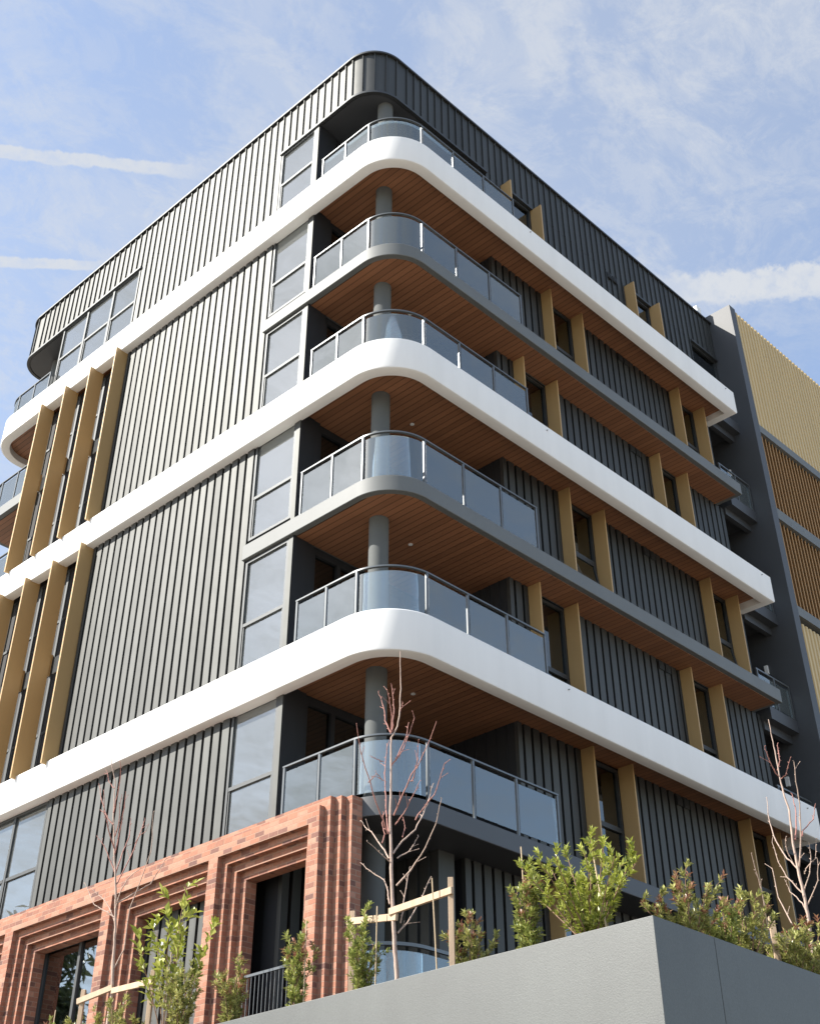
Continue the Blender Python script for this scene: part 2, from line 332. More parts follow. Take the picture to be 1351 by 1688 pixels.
# ribbed metal cladding
SP = .27
def pans(lo, hi, ph, gap=.05):
    """pan intervals between the recessed joints"""
    cuts = []; k = math.ceil((lo+.06-ph)/SP)
    while ph+k*SP < hi-.06: cuts.append(ph+k*SP); k += 1
    e = [lo-gap/2] + cuts + [hi+gap/2]
    return [(a+gap/2, b-gap/2) for a, b in zip(e[:-1], e[1:])]
def clad_left(y0, y1, z0, z1, x=.25, ph=4.48, depth=.35, standing=False):
    m = MB()
    if standing:
        m.box(x, x+depth, y0, y1, z0, z1); k = math.ceil((y0+.05-ph)/SP)
        while ph+k*SP < y1-.03:
            y = ph+k*SP; m.box(x-.040, x+.02, y-.011, y+.011, z0, z1); k += 1
        return m.build('cladding_panel', M['clad'], BLD)
    for a, b in pans(y0, y1, ph, .078): m.box(x-.03, x+.06, a, b, z0, z1)
    o = m.build('cladding_panel', M['clad'], BLD, bevel=.004)
    m = MB(); m.box(x+.061, x+depth, y0, y1, z0, z1); m.build('joint_backing', M['trim_shade'], o)  # near-black backing paints the shadow in the joints
    return o
def clad_right(x0, x1, z0, z1, y=1.0, ph=3.85, depth=.4, standing=False):
    m = MB()
    if standing:
        m.box(x0, x1, y, y+depth, z0, z1); k = math.ceil((x0+.05-ph)/SP)
        while ph+k*SP < x1-.03:
            x = ph+k*SP; m.box(x-.011, x+.011, y-.042, y+.02, z0, z1); k += 1
        return m.build('cladding_panel', M['clad'], BLD)
    for a, b in pans(x0, x1, ph, .075): m.box(a, b, y-.03, y+.065, z0, z1)
    o = m.build('cladding_panel', M['clad'], BLD, bevel=.004)
    m = MB(); m.box(x0+.41 if x0 in (4.5, 2.85) else x0+.003, x1-.003, y+.066, y+depth, z0, z1); m.build('joint_backing', M['trim_shade'], o)  # backing coloured near black to darken the joint recesses
    return o
def clad_return(x, y0, y1, z0, z1):
    m = MB(); m.box(x, x+.4, y0, y1, z0, z1); y = y0+.2
    while y < y1-.05: m.box(x-.02, x+.02, y-.008, y+.008, z0, z1); y += SP
    return m.build('cladding_panel', M['trim_shade'], BLD)
def vent(x, z, panel, y=.935):
    for dx in (-.13, .13):
        m = MB(); x0 = x+dx-.1; m.box(x0, x0+.2, y, y+.05, z-.2, z); 
        for i in range(5): m.box(x0+.02, x0+.18, y-.012, y+.01, z-.18+i*.036, z-.165+i*.036)
        m.build('vent', M['frame'], panel)

# windows
def win_left(y0, y1, z0, z1, mull=(), transom=None, glass='glass', back='curtain', x=.24, spandrel=None, dep=.1):
    n = node('window', BLD); w = .06; m = MB()
    ys = [y0] + list(mull) + [y1]
    m.box(x, x+dep, y0, y0+w, z0, z1); m.box(x, x+dep, y1-w, y1, z0, z1)
    m.box(x, x+dep, y0+w, y1-w, z1-w, z1); m.box(x, x+dep, y0+w, y1-w, z0, z0+w)
    for q in mull: m.box(x+.002, x+dep, q-.04, q+.04, z0+w, z1-w)
    ts = [] if transom is None else ([transom] if not isinstance(transom, (list, tuple)) else list(transom))
    for a, b in zip(ys[:-1], ys[1:]):
        for t in ts: m.box(x+.006, x+dep, a+.062, b-.062, t-.035, t+.035)
        # sash of the lower light, slightly proud
        if ts:
            t = ts[0]; a1, b1 = a+.065, b-.065
            m.box(x+.016, x+.06, a1, a1+.03, z0+w, t-.036); m.box(x+.016, x+.06, b1-.03, b1, z0+w, t-.036)
    m.build('window_frame', M['frame'], n)
    m = MB(); m.box(x+.045, x+.055, y0+.03, y1-.03, z0+.03, z1-.03); m.build('window_pane', M[glass], n)
    if back == 'curtain':
        m = MB(); k = int((y1-y0)/.03)
        pts = [(x+.16+.018*math.sin(i*1.25)+.008*math.sin(i*.37+y0), y0+.04+(y1-y0-.08)*i/k) for i in range(k+1)]
        for a, b in zip(pts[:-1], pts[1:]): m.quad((a[0],a[1],z0+.04),(b[0],b[1],z0+.04),(b[0],b[1],z1-.1),(a[0],a[1],z1-.1))
        m.build('sheer_curtain', M['curtain'], n, smooth=80, recalc=False)
    else:
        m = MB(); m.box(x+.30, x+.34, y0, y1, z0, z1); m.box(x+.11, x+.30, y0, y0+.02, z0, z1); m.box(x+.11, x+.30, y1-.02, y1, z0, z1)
        m.build('dark_backing', M['roomdark'], n)
    if spandrel:
        m = MB()
        for a, b in zip(ys[:-1], ys[1:]): m.box(x+.004, x+dep+.02, a+.064, b-.064, spandrel[0], spandrel[1])
        m.build('spandrel_panel', M['concrete'], n)
    return n
def win_right(x0, x1, z0, z1, transom, y=1.03, openlight=False):
    n = node('window', BLD); w = .06; d = .1; m = MB()
    m.box(x0, x0+w, y, y+d, z0, z1); m.box(x1-w, x1, y, y+d, z0, z1); m.box(x0+w, x1-w, y, y+d, z1-w, z1); m.box(x0+w, x1-w, y, y+d, z0, z0+w)
    m.box(x0+w, x1-w, y+.004, y+d, transom-.05, transom+.05); m.build('window_frame', M['frame'], n)
    m = MB(); m.box(x0+.03, x1-.03, y+.05, y+.06, transom, z1-.03); 
    if not openlight: m.box(x0+.03, x1-.03, y+.05, y+.06, z0+.03, transom-.01)
    m.build('window_pane', M['darkglass'], n)
    if openlight:                                          # awning sash swung open at the bottom
        a = .16; m = MB(); h = transom-.05-z0-w
        def P(u, v, t): return (u, y+.05-math.sin(a)*v-math.cos(a)*t, transom-.05-math.cos(a)*v+math.sin(a)*t)
        def slab(mm, u0, u1, v0, v1, t0, t1):
            k = len(mm.v); mm.v += [P(u0,v0,t0),P(u1,v0,t0),P(u1,v1,t0),P(u0,v1,t0),P(u0,v0,t1),P(u1,v0,t1),P(u1,v1,t1),P(u0,v1,t1)]
            mm.f += [(k,k+3,k+2,k+1),(k+4,k+5,k+6,k+7),(k,k+1,k+5,k+4),(k+1,k+2,k+6,k+5),(k+2,k+3,k+7,k+6),(k+3,k,k+4,k+7)]
        slab(m, x0+w, x0+w+.05, 0, h, 0, .05); slab(m, x1-w-.05, x1-w, 0, h, 0, .05); slab(m, x0+w+.05, x1-w-.05, 0, .05, 0, .05); slab(m, x0+w+.05, x1-w-.05, h-.06, h, 0, .05)
        m.build('open_sash', M['frame'], n); m = MB(); slab(m, x0+w+.03, x1-w-.03, .03, h-.03, .02, .03); m.build('window_pane', M['darkglass'], n)
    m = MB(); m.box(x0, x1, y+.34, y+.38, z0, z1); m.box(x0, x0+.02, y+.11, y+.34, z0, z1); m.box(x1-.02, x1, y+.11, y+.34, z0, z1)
    m.build('dark_backing', M['roomdark'], n)
    return n
def door(x0, x1, z0, z1, stiles, y=3.06):
    n = node('balcony_door', BLD); m = MB()
    m.box(x0, x1, y, y+.12, z1-.16, z1); m.box(x0, x1, y, y+.12, z0, z0+.06)
    for q in [x0+.05] + list(stiles) + [x1-.05]: m.box(q-.05, q+.05, y-.004, y+.115, z0+.06, z1-.16)
    m.build('door_frame', M['trim_shade'], n)
    m = MB(); m.box(x0+.03, x1-.03, y+.06, y+.07, z0+.03, z1-.1); m.build('door_glass', M['darkglass'], n)

def fin_right(x, z0, z1, y0=.66, y1=1.03):
    m = MB(); m.box(x-.022, x+.022, y0, y1, z0, z1); m.build('gold_fin', M['gold'], BLD, bevel=.004)
def fin_left(y, z0, z1, zs):
    m = MB(); m.box(-.13, .31, y-.026, y+.026, z0, z1); m.box(.27, .39, y+.0265, y+.045, zs-.28, zs+.28); m.build('gold_fin', M['gold'], BLD, bevel=.004)

FX = {1: (6.505, 7.838, 12.33, 13.63), 0: (5.13, 6.42, 10.74, 12.04)}
for s in range(0, 7):
    z0, z1 = Z0[s], Z1[s]; fx = FX[s % 2]
    # sunlit side corner window, end jamb, recess door and return wall
    if s:
        win_left(3.13, 4.46, z0+(.12 if s in (3, 5) else -.2 if s == 1 else .05), z1-.03, transom={1:10.26, 2:13.6, 3:16.63, 4:19.98, 5:22.84, 6:26.37}[s])
        m = MB(); m.box(.235, .62, 3.0, 3.125, z0, z1); m.build('wall_end', M['clad'], BLD); m = MB(); m.box(.621, .80, 3.003, 3.3, z0, z1); m.build('wall_end', M['trim_shade'], BLD); m = MB(); m.box(.26, .62, 2.985, 2.998, z0, z1); m.build('wall_end', M['trim_shade'], BLD)  # near-black boxes paint shade onto the balcony side of the wall end
        door(.8, 4.5, z0, z1, (1.55, 2.5, 3.5))
    xw0 = 4.5 if s else 2.85
    clad_return(xw0, 1.06 if s < 6 else 1.402, 3.05, z0, z1)
    fin_z0 = z0-.02
    xr = 14.3 if s < 6 else 15.66
    SS = s == 6; p1 = clad_right(xw0, fx[0]-.03, z0, z1, standing=SS)
    win_right(fx[0]+.03, fx[1]-.03, z0+.1, z1-.05, z0+(1.35 if s != 6 else 1.0), openlight=(s == 3))
    p2 = clad_right(fx[1]+.03, fx[2]-.03, z0, z1, standing=SS)
    win_right(fx[2]+.03, fx[3]-.03, z0+.1, z1-.05, z0+(1.35 if s != 6 else 1.0), openlight=(s == 3))
    if s < 6: clad_right(fx[3]+.03, xr, z0, z1)
    for x in fx: fin_right(x, fin_z0, z1-(.002 if s < 6 else .03))
    if s: vent(10.05, z1-.06, p2)
clad_right(12.07, 14.18, Z0[6], Z1[6], standing=True); win_right(14.2, 15.64, 25.0, 27.6, 26.5)

# sunlit side between the corner window and the far balcony
clad_left(4.5, 10.56, 18.6, 24.30); clad_left(4.5, 10.56, 12.3, 18.02); clad_left(4.5, 10.60, 9.0, 11.71); clad_left(4.5, 10.66, 24.9, 27.62, standing=True)
win_left(10.7, 14.64, 24.9, 27.6, mull=(12.0, 13.33), transom=26.37)
win_left(10.64, 14.5, 9.25, 11.68, mull=(11.95, 13.25), transom=10.26)
for z0, z1, zs, ta, tb in ((18.5, 24.28, 21.80, 19.97, 22.96), (12.2, 18.0, 15.35, 13.6, 16.56)):
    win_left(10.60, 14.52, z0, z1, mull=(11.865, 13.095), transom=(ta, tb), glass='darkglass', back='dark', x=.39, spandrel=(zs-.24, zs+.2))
    for y in (10.63, 11.86, 13.095, 14.33): fin_left(y, z0+.22, z1+.045, zs)
m = MB(); m.box(.3, 4.6, 14.56, 14.66, 9.2, 27.62); m.build('wall_end', M['darkgrey'], BLD)
m = MB(); m.box(.42, .63, 10.4, 14.6, 9.2, 24.3); m.build('wall', M['black'], BLD)

# penthouse fascia with its standing seams, coping, soffit, roof
RR = .85
def pent(o):
    return [(15.67, 1.0+o)] + arc(.25+RR, 1.0+RR, RR-o, 270, 180) + arc(.25+RR, YE-.3-RR, RR-o, 180, 90) + [(4.6, YE-.3-o)]
m = MB(); m.sweep(pent, [(0, 27.625), (0, 29.2), (.14, 29.2), (.14, 27.625)])
def seam(c, ux): m.obox(c, ux, .011, .041, 27.64, 29.2)
k = -12
while 4.48+SP*k < YE-.3-RR-.05:
    y = 4.48+SP*k; k += 1
    if y > 1.0+RR+.05: seam((.25, y), (0, 1))
k = -12
while 3.85+SP*k < 15.6:
    x = 3.85+SP*k; k += 1
    if x > .25+RR+.05: seam((x, 1.0), (1, 0))
for cx, cy, a0 in ((.25+RR, 1.0+RR, 180), (.25+RR, YE-.3-RR, 90)):
    for i in range(5):
        a_ = math.radians(a0+4+20.5*i); seam((cx+RR*math.cos(a_), cy+RR*math.sin(a_)), (-math.sin(a_), math.cos(a_)))
fas = m.build('roof_fascia', M['clad'], BLD, smooth=30)
m = MB(); m.sweep(pent, [(-.075, 29.19), (-.075, 29.25), (.2, 29.27), (.2, 29.21)]); m.build('coping', M['frame'], fas, smooth=30)
def drip(sel):
    d = MB(); d.sweep(sel, [(-.062, 27.585), (-.062, 27.655), (.03, 27.655), (.03, 27.585)]); d.build('drip_trim', M['frame'], fas, smooth=30)
drip(lambda o: [(4.5, 1.0+o)] + arc(.25+RR, 1.0+RR, RR-o, 270, 180) + [(.25+o, 4.5)])
drip(lambda o: [(.25+o, 10.66)] + arc(.25+RR, YE-.3-RR, RR-o, 180, 90) + [(4.6, YE-.3-o)])
drip(lambda o: [(6.40, 1.0+o), (5.15, 1.0+o)]); drip(lambda o: [(12.02, 1.0+o), (10.76, 1.0+o)]); drip(lambda o: [(15.65, 1.0+o), (14.19, 1.0+o)])
m = MB(); m.prism(pent(.05)[1:] + [(4.6, 15.0), (4.6, 14.6), (.62, 14.6), (.62, 3.05), (4.5, 3.05), (4.5, 1.05)], 27.60, 27.70); m.build('roof_soffit', M['darkgrey'], BLD)
m = MB(); m.prism(pent(.1) + [(15.6, YE-.4)], 28.8, 28.95); m.build('roof_deck', M['roof'], BLD)
m = MB(); m.box(15.25, 15.5, 1.12, 1.5, 28.9, 29.86); m.build('roof_upstand', M['white'], BLD)

# balustrades: posts, top rail, glass
def balustrade(off, zb, zt, left, right, curved=True, glass0=.02):
    n = node('glass_balustrade', BLD)
    posts = [(off, y) for y in left] + [(x, off) for x in right]
    def pf(o):
        q = off+o; return [(q, left[0]+.03)] + arc(RC, RC, RC-q, 180, 270) + [(right[-1]+.03, q)]
    m = MB(); m.sweep(pf, [(-.028, zt-.03), (-.028, zt), (.028, zt), (.028, zt-.03)]); m.build('top_rail', M['rail'], n, smooth=35)
    for (x, y) in posts:
        m = MB(); m.box(x-.022, x+.022, y-.022, y+.022, zb, zt-.031); m.build('post', M['rail'], n)
    gz0, gz1 = zb+glass0, zt-.11
    for a, b in zip(left[:-1], left[1:]):
        m = MB(); m.box(off-.006, off+.006, b+.05, a-.05, gz0, gz1); m.build('glass_panel', M['railglass'], n)
    for a, b in zip(right[:-1], right[1:]):
        m = MB(); m.box(a+.05, b-.05, off-.006, off+.006, gz0, gz1); m.build('glass_panel', M['railglass'], n)
    yl, xr = left[-1]-.05, right[0]-.05
    def pc(o):
        q = off+o; A = arc(RC, RC, RC-q, 180, 270); 
        A = [p for p in A if p[1] <= yl and p[0] <= xr]
        return [(A[0][0], yl)] + A + [(xr, A[-1][1])] if yl > A[0][1] else A
    m = MB(); m.sweep(pc, [(-.006, gz0), (-.006, gz1), (.006, gz1), (.006, gz0)]); m.build('glass_panel', M['railglass'], n, smooth=35)
for k, zt in ((5, 25.92), (3, 19.69), (1, 13.46)):
    balustrade(.15, W[k][0]-.3, zt, (2.64, 1.83, 1.02), (1.08, 2.19, 3.32, 4.47))
for k, zt in ((4, 22.73), (2, 16.57), (0, 10.27)):
    balustrade(.25, G[k][0], zt, (2.84, 1.93, 1.05), (1.16, 2.30, 3.46, 4.62), glass0=.05 if k else .09)
def balustrade_far(off, zb, zt):
    n = node('glass_balustrade', BLD)
    pf = lambda o: [(off+o, 14.7)] + arc(RC, YE-RC, RC-off-o, 180, 90) + [(4.4, YE-off-o)]
    m = MB(); m.sweep(pf, [(-.028, zt-.03), (-.028, zt), (.028, zt), (.028, zt-.03)]); m.build('top_rail', M['rail'], n, smooth=35)
    for (x, y) in ((off, 14.72), (off, 15.55), (off, YE-RC-.02), (RC+.05, YE-off), (2.2, YE-off), (3.3, YE-off), (4.38, YE-off)):
        m = MB(); m.box(x-.022, x+.022, y-.022, y+.022, zb, zt-.031); m.build('post', M['rail'], n)
    for a, b in ((14.75, 15.5), (15.6, YE-RC-.07)):
        m = MB(); m.box(off-.006, off+.006, a, b, zb+.02, zt-.11); m.build('glass_panel', M['railglass'], n)
    for a, b in ((RC+.1, 2.15), (2.25, 3.25), (3.35, 4.33)):
        m = MB(); m.box(a, b, YE-off-.006, YE-off+.006, zb+.02, zt-.11); m.build('glass_panel', M['railglass'], n)
    m = MB(); m.sweep(lambda o: arc(RC, YE-RC, RC-off-o, 178, 92), [(-.006, zb+.02), (-.006, zt-.11), (.006, zt-.11), (.006, zb+.02)]); m.build('glass_panel', M['railglass'], n, smooth=35)
for k, zt in ((5, 25.92), (3, 19.69), (1, 13.46)): balustrade_far(.15, W[k][0]-.3, zt)
for k, zt in ((4, 22.73), (2, 16.57)): balustrade_far(.25, G[k][0], zt)

# ground floor curved balustrade behind the garden
n = node('glass_balustrade', BLD)
pf = lambda o: [(.3+o, 1.7)] + arc(RC, RC, RC-.3-o, 180, 270) + [(2.84, .3+o)]
m = MB(); m.sweep(pf, [(-.028, 6.91), (-.028, 6.96), (.028, 6.96), (.028, 6.91)]); m.build('top_rail', M['rail'], n, smooth=35)
m = MB(); m.sweep(pf, [(-.006, 5.95), (-.006, 6.84), (.006, 6.84), (.006, 5.95)]); m.build('glass_panel', M['railglass'], n, smooth=35)
m = MB(); m.prism([(.17, 3.0)] + arc(RC, RC, RC-.17, 180, 270) + [(14.2, .17), (14.2, 1.1), (4.5, 1.1), (4.5, 3.0)], 5.0, 5.9); m.build('ground_slab', M['darkgrey'], BLD, smooth=35)

# corbelled brick screen
OP = [(1.485, 3.77), (4.02, 6.82), (7.09, 10.14), (10.43, 13.3), (13.6, 16.5)]
bs = MB(); BX = -.33
for k in range(4):
    x0, x1 = BX+.11*k, (BX+.11*(k+1) if k < 3 else .23); y0 = 1.235-.136*k; top = 9.02 if k == 0 else 9.165; ins = .132*k; zt = 8.765-.132*k
    ya = y0
    bs.box(x0, x1, y0, YE+.2, zt, top)
    for a, b in OP:
        bs.box(x0, x1, ya, a+ins, 4.6, zt); ya = b-ins
    bs.box(x0, x1, ya, YE+.2, 4.6, zt)
BR = bs.build('brick_screen', M['brick'], BLD)
m = MB(); m.box(2.2, 2.6, 1.0, 4.6, 5.9, 8.86); y = 1.2
while y < 4.5: m.box(2.15, 2.2, y-.012, y+.012, 5.9, 8.86); y += SP
m.build('cladding_panel', M['clad'], BLD)
clad_right(.5, 2.84, 5.9, 8.86, y=3.06, ph=.7)
clad_left(4.3, 6.6, 5.2, 8.6, x=.27, ph=4.4, depth=.3)
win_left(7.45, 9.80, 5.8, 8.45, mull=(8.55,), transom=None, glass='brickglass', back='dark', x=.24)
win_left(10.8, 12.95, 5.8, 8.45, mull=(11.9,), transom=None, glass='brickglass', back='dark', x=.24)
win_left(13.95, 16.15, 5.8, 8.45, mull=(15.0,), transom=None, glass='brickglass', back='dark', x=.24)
n = node('bar_railing', BLD); m = MB(); m.box(.02, .06, 1.9, 3.36, 6.80, 6.84); m.box(.025, .055, 1.9, 3.36, 5.85, 5.88); m.build('top_rail', M['rail'], n)
y = 1.95; m = MB()
while y < 3.35: m.tube([(.04, y, 5.88), (.04, y, 6.80)], [.008, .008], 6); y += .096
m.build('bars', M['rail'], n)

# ------------------------------------------------------------------ the rear wing at the right
WG = thing('apartment_wing', 'rear wing at right with tall charcoal blade wall, pale gold ribbed screens and bronze louvres', 'apartment building', (15.67,0,0))
WG.location = (0,0,0)
m = MB(); m.box(15.67, 16.0, .18, 5.5, 0, 29.57); m.build('blade_wall', M['blade'], WG)
def ribbed(x0, x1, z0, z1, y, pitch=.2, d=.06):
    m = MB(); x = x0; pts = []
    while x < x1:
        pts += [(x, y+d), (x+pitch*.2, y+d), (x+pitch*.35, y), (x+pitch*.85, y)]; x += pitch
    m.prism(pts + [(pts[-1][0], y+.14), (x0, y+.14)], z0, z1)
    return m.build('ribbed_screen', M['screen'], WG)
ribbed(16.0, 30, 24.88, 29.5, .2)
ribbed(16.02, 30, 11.0, 18.22, .28)
for za, zb in ((24.6, 24.88), (21.49, 21.85), (18.35, 18.65)):
    m = MB(); m.box(16.0, 30, .185, .6, za, zb); m.build('grey_beam', M['grey'], WG)
for za, zb in ((21.85, 24.6), (18.65, 21.49)):
    x = 16.1
    m = MB()
    while x < 29.8:
        m.obox((x, .36), (.55, .835), .09, .012, za, zb); x += .2
    m.build('louvre_screen', M['slat'], WG)
m = MB(); m.box(16.0, 30, .75, 6, 0, 29.2); m.box(14.3, 15.67, 4.0, 6, 0, 24.7); m.build('wall', M['black'], WG)
for zt in (24.95, 21.74, 18.42, 15.3, 12.2, 9.1):
    m = MB(); m.box(14.32, 15.67, .68, 4.0, zt-.34, zt); m.build('grey_slab', M['darkgrey'], WG)
    m = MB(); m.box(14.32, 15.67, .92, 1.06, zt-.56, zt-.34); m.build('slab_downturn', M['darkgrey'], WG)
for zt in (21.74, 18.42, 15.3, 12.2):
    n = node('glass_balustrade', WG); m = MB(); m.box(14.0, 15.62, .70, .74, zt+.92, zt+.96); m.build('top_rail', M['rail'], n)
    for x in (14.05, 14.85, 15.6):
        m = MB(); m.box(x-.02, x+.02, .7, .74, zt, zt+.919); m.build('post', M['rail'], n)
    for a, b in ((14.1, 14.8), (14.9, 15.55)):
        m = MB(); m.box(a, b, .714, .726, zt+.05, zt+.82); m.build('glass_panel', M['railglass'], n)
    m = MB(); m.box(15.6, 15.66, 1.2, 1.3, zt+1.5, zt+1.75); m.build('wall_light', M['lamp'], WG)

SKY, SUNE, CLOUD, EXPO = .15, 5.0, .40, 1.0
# condensation trails: two directions each, half width, start, end, strength, fraying, seed
CONTRAILS = [((0.1984, 0.6746, 0.711), (0.3645, 0.5735, 0.7336), 0.0062, -0.1, 1.1, 0.85, 1.5, 2.0), ((0.227, 0.7245, 0.6508), (0.3536, 0.6464, 0.6761), 0.0052, -0.2, 1.05, 0.9, 1.4, 4.0), ((0.645, 0.373, 0.6669), (0.7392, 0.2075, 0.6408), 0.0155, -0.1, 1.3, 0.95, 1.5, 7.0)]
# ------------------------------------------------------------------ site: street, walls, garden bed
m = MB(); m.quad((-700,-700,0),(700,-700,0),(700,700,0),(-700,700,0)); tag(m.build('ground', M['paving'], recalc=False), kind='structure')
m = MB(); m.quad((-26,-700,.004),(-15.5,-700,.004),(-15.5,700,.004),(-26,700,.004)); tag(m.build('road', M['asphalt'], recalc=False), kind='structure')
WX, WY, WT, SOIL = -2.76, -6.46, 5.29, 5.18
m = MB(); m.prism([(WX, 26), (WX, WY), (-1.686, WY), (-1.686, WY+.015), (-1.678, WY+.015), (-1.678, WY), (26, WY), (26, WY+.24), (WX+.24, WY+.24), (WX+.24, 26)], 0, WT)
tag(m.build('retaining_wall', M['wall'], bevel=.008), 'smooth grey rendered retaining wall with a sharp corner holding up the garden bed', 'retaining wall')
m = MB(); n_ = 0
m.prism([(WX+.24, WY+.24), (26, WY+.24), (26, .9), (2, .9), (.9, 26), (WX+.24, 26)], 3.5, SOIL); tag(m.build('soil', M['soil']), kind='structure')

# ------------------------------------------------------------------ plants
rnd = random.Random(11)
def leaf(mb, p, d, up, L_, w_):
    d = d.normalized(); s = d.cross(up)
    if s.length < 1e-3: s = Vector((1,0,0))
    s.normalize(); nn = s.cross(d)
    n = len(mb.v); c = p + d*L_*.48
    mb.v += [tuple(p), tuple(c + s*w_*.5 + nn*w_*.14), tuple(p + d*L_ - nn*L_*.10), tuple(c - s*w_*.5 + nn*w_*.14)]
    mb.f += [(n, n+1, n+2), (n, n+2, n+3)]
def rdir(rg, tilt):
    a = rg.uniform(0, 2*PI); t = rg.uniform(0, tilt); return Vector((math.sin(t)*math.cos(a), math.sin(t)*math.sin(a), math.cos(t)))
SPEC_GROUP = 'shrubs planted along the garden bed'
def shrub(name, label, x, y, h, w, leafm, stems=7, L_=.072, ratio=.42, twigs=15, leaves=14, red=0, low=.18, seed=0, lean=.0, clump=.13):
    rg = random.Random(seed); root = thing(name, label, 'shrub', (x, y, SOIL), SPEC_GROUP)
    st, lf, rd = MB(), MB(), MB()
    for s in range(stems):
        a = 2*PI*(s+rg.uniform(-.3,.3))/stems; r = w*.5*math.sqrt(rg.uniform(.12,1)); hh = h*rg.uniform(.72,1.0)*(1-.22*(r/(w*.5))**2)
        if s == 0: r *= .2; hh = h
        pts = []
        for i in range(7):
            t = i/6; k = t**1.25
            pts.append(Vector((math.cos(a)*r*k+rg.uniform(-.012,.012)+lean*t, math.sin(a)*r*k+rg.uniform(-.012,.012), hh*t)))
        st.tube(pts, [.010*(1-.75*i/6)+.0015 for i in range(7)], 5)
        for j in range(twigs):
            t = low+(1-low)*(j+rg.random())/twigs; i = min(5, int(t*6)); f = t*6-i; p = pts[i].lerp(pts[i+1], f)
            out = Vector((math.cos(a), math.sin(a), 0))*rg.uniform(-.2,1)+Vector((rg.uniform(-1,1), rg.uniform(-1,1), 0))*.9
            d = (out.normalized()*rg.uniform(.35,.9)+Vector((0,0,1))*rg.uniform(.5,1.1)).normalized()
            tl = clump*rg.uniform(.7,1.6)*(1.1-.35*t); e = p+d*tl
            st.tube([p, p.lerp(e,.5)+Vector((0,0,-.006)), e], [.0035,.0028,.0015], 4)
            top = red and t > .62 and rg.random() < red
            for q in range(leaves):
                u = .15+.85*(q+.5)/leaves; b = p.lerp(e, u); ang = q*2.4+rg.random()
                sd = d.orthogonal().normalized(); sd.rotate(Matrix.Rotation(ang, 3, d))
                ld = (d*rg.uniform(.45,1.0)+sd*rg.uniform(.55,1.0)+Vector((0,0,.15))).normalized()
                leaf(rd if (top and u > .45) else lf, b, ld, Vector((rg.uniform(-.4,.4), rg.uniform(-.4,.4), 1)), L_*rg.uniform(.7,1.2), L_*ratio*rg.uniform(.8,1.2))
    st.build('stem', M['twig'], root, smooth=60, recalc=False)
    ng = len(lf.f); k = len(lf.v); lf.v += rd.v; lf.f += [tuple(i+k for i in q) for q in rd.f]     # red young tips: same foliage mesh, second material
    fo = lf.build('foliage', M[leafm], root, recalc=False); fo.data.materials.append(M['leafred'])
    for i in range(ng, len(lf.f)): fo.data.polygons[i].material_index = 1
    return root
shrub('shrub', 'low olive shrub at the far left end of the garden bed', -2.16, 6.26, .92, .7, 'leafolive', seed=1, red=.2)
shrub('shrub', 'shrub with reddish tips below the dark brick framed window', -2.16, 5.36, .98, .55, 'leaf', seed=2, red=.5)
shrub('shrub', 'small dark shrub beside the left timber stake', -2.16, 4.55, .85, .42, 'leafolive', seed=3)
shrub('shrub', 'shrub under the timber rail of the left bare tree', -2.16, 3.40, .98, .85, 'leafolive', seed=4, stems=8)
shrub('shrub', 'tall plant with large glossy yellow green leaves in front of the brick opening', -2.16, 2.25, 2.38, 1.25, 'leafbright', stems=7, L_=.15, ratio=.50, twigs=9, leaves=7, low=.36, seed=5, clump=.20)
shrub('shrub', 'fine leaved olive shrub at the foot of the tall glossy plant', -2.36, 1.62, 1.10, .75, 'leafolive', seed=6, stems=9, twigs=13)
shrub('shrub', 'thin brownish shrub in front of the narrow brick pier', -2.16, .77, 1.10, .62, 'leafolive', seed=7, red=.35, stems=7)
shrub('shrub', 'upright shrub with orange tips in front of the corner brick pier', -2.16, -.5, 1.24, .52, 'leaf', seed=8, red=.45)
shrub('shrub', 'green shrub left of the middle bare tree trunk', -2.16, -1.72, 1.20, .52, 'leaf', seed=9, stems=8, twigs=13)
shrub('shrub', 'open shrub behind the tall timber stake', -1.8, -3.2, .98, .62, 'leafolive', seed=10, red=.25, stems=7)
shrub('shrub', 'narrow column shrub with a red top tuft beside a bamboo cane', -2.16, -4.40, 1.22, .45, 'leaf', seed=12, red=.3, stems=8, twigs=14)
shrub('shrub', 'largest bright green bushy shrub at the wall corner', -2.16, -5.25, 1.36, 1.5, 'leafbright', seed=13, stems=15, twigs=14, L_=.078)
shrub('shrub', 'shrub with many red tips just right of the wall corner', -1.19, -5.85, 1.08, 1.05, 'leafolive', seed=14, red=.6, stems=10, twigs=13)
shrub('shrub', 'dense green shrub above the shaded wall beside the short stake', .05, -5.81, 1.04, 1.15, 'leafolive', seed=15, red=.12, stems=10, twigs=14)
shrub('shrub', 'red flushed shrub at the right edge by the bare tree', 1.40, -5.85, 1.02, .80, 'leafolive', seed=16, red=.5, stems=8)
shrub('shrub', 'low green shrub between the short stake and the right bare tree', .80, -6.0, .70, .7, 'leafolive', seed=17, stems=8)

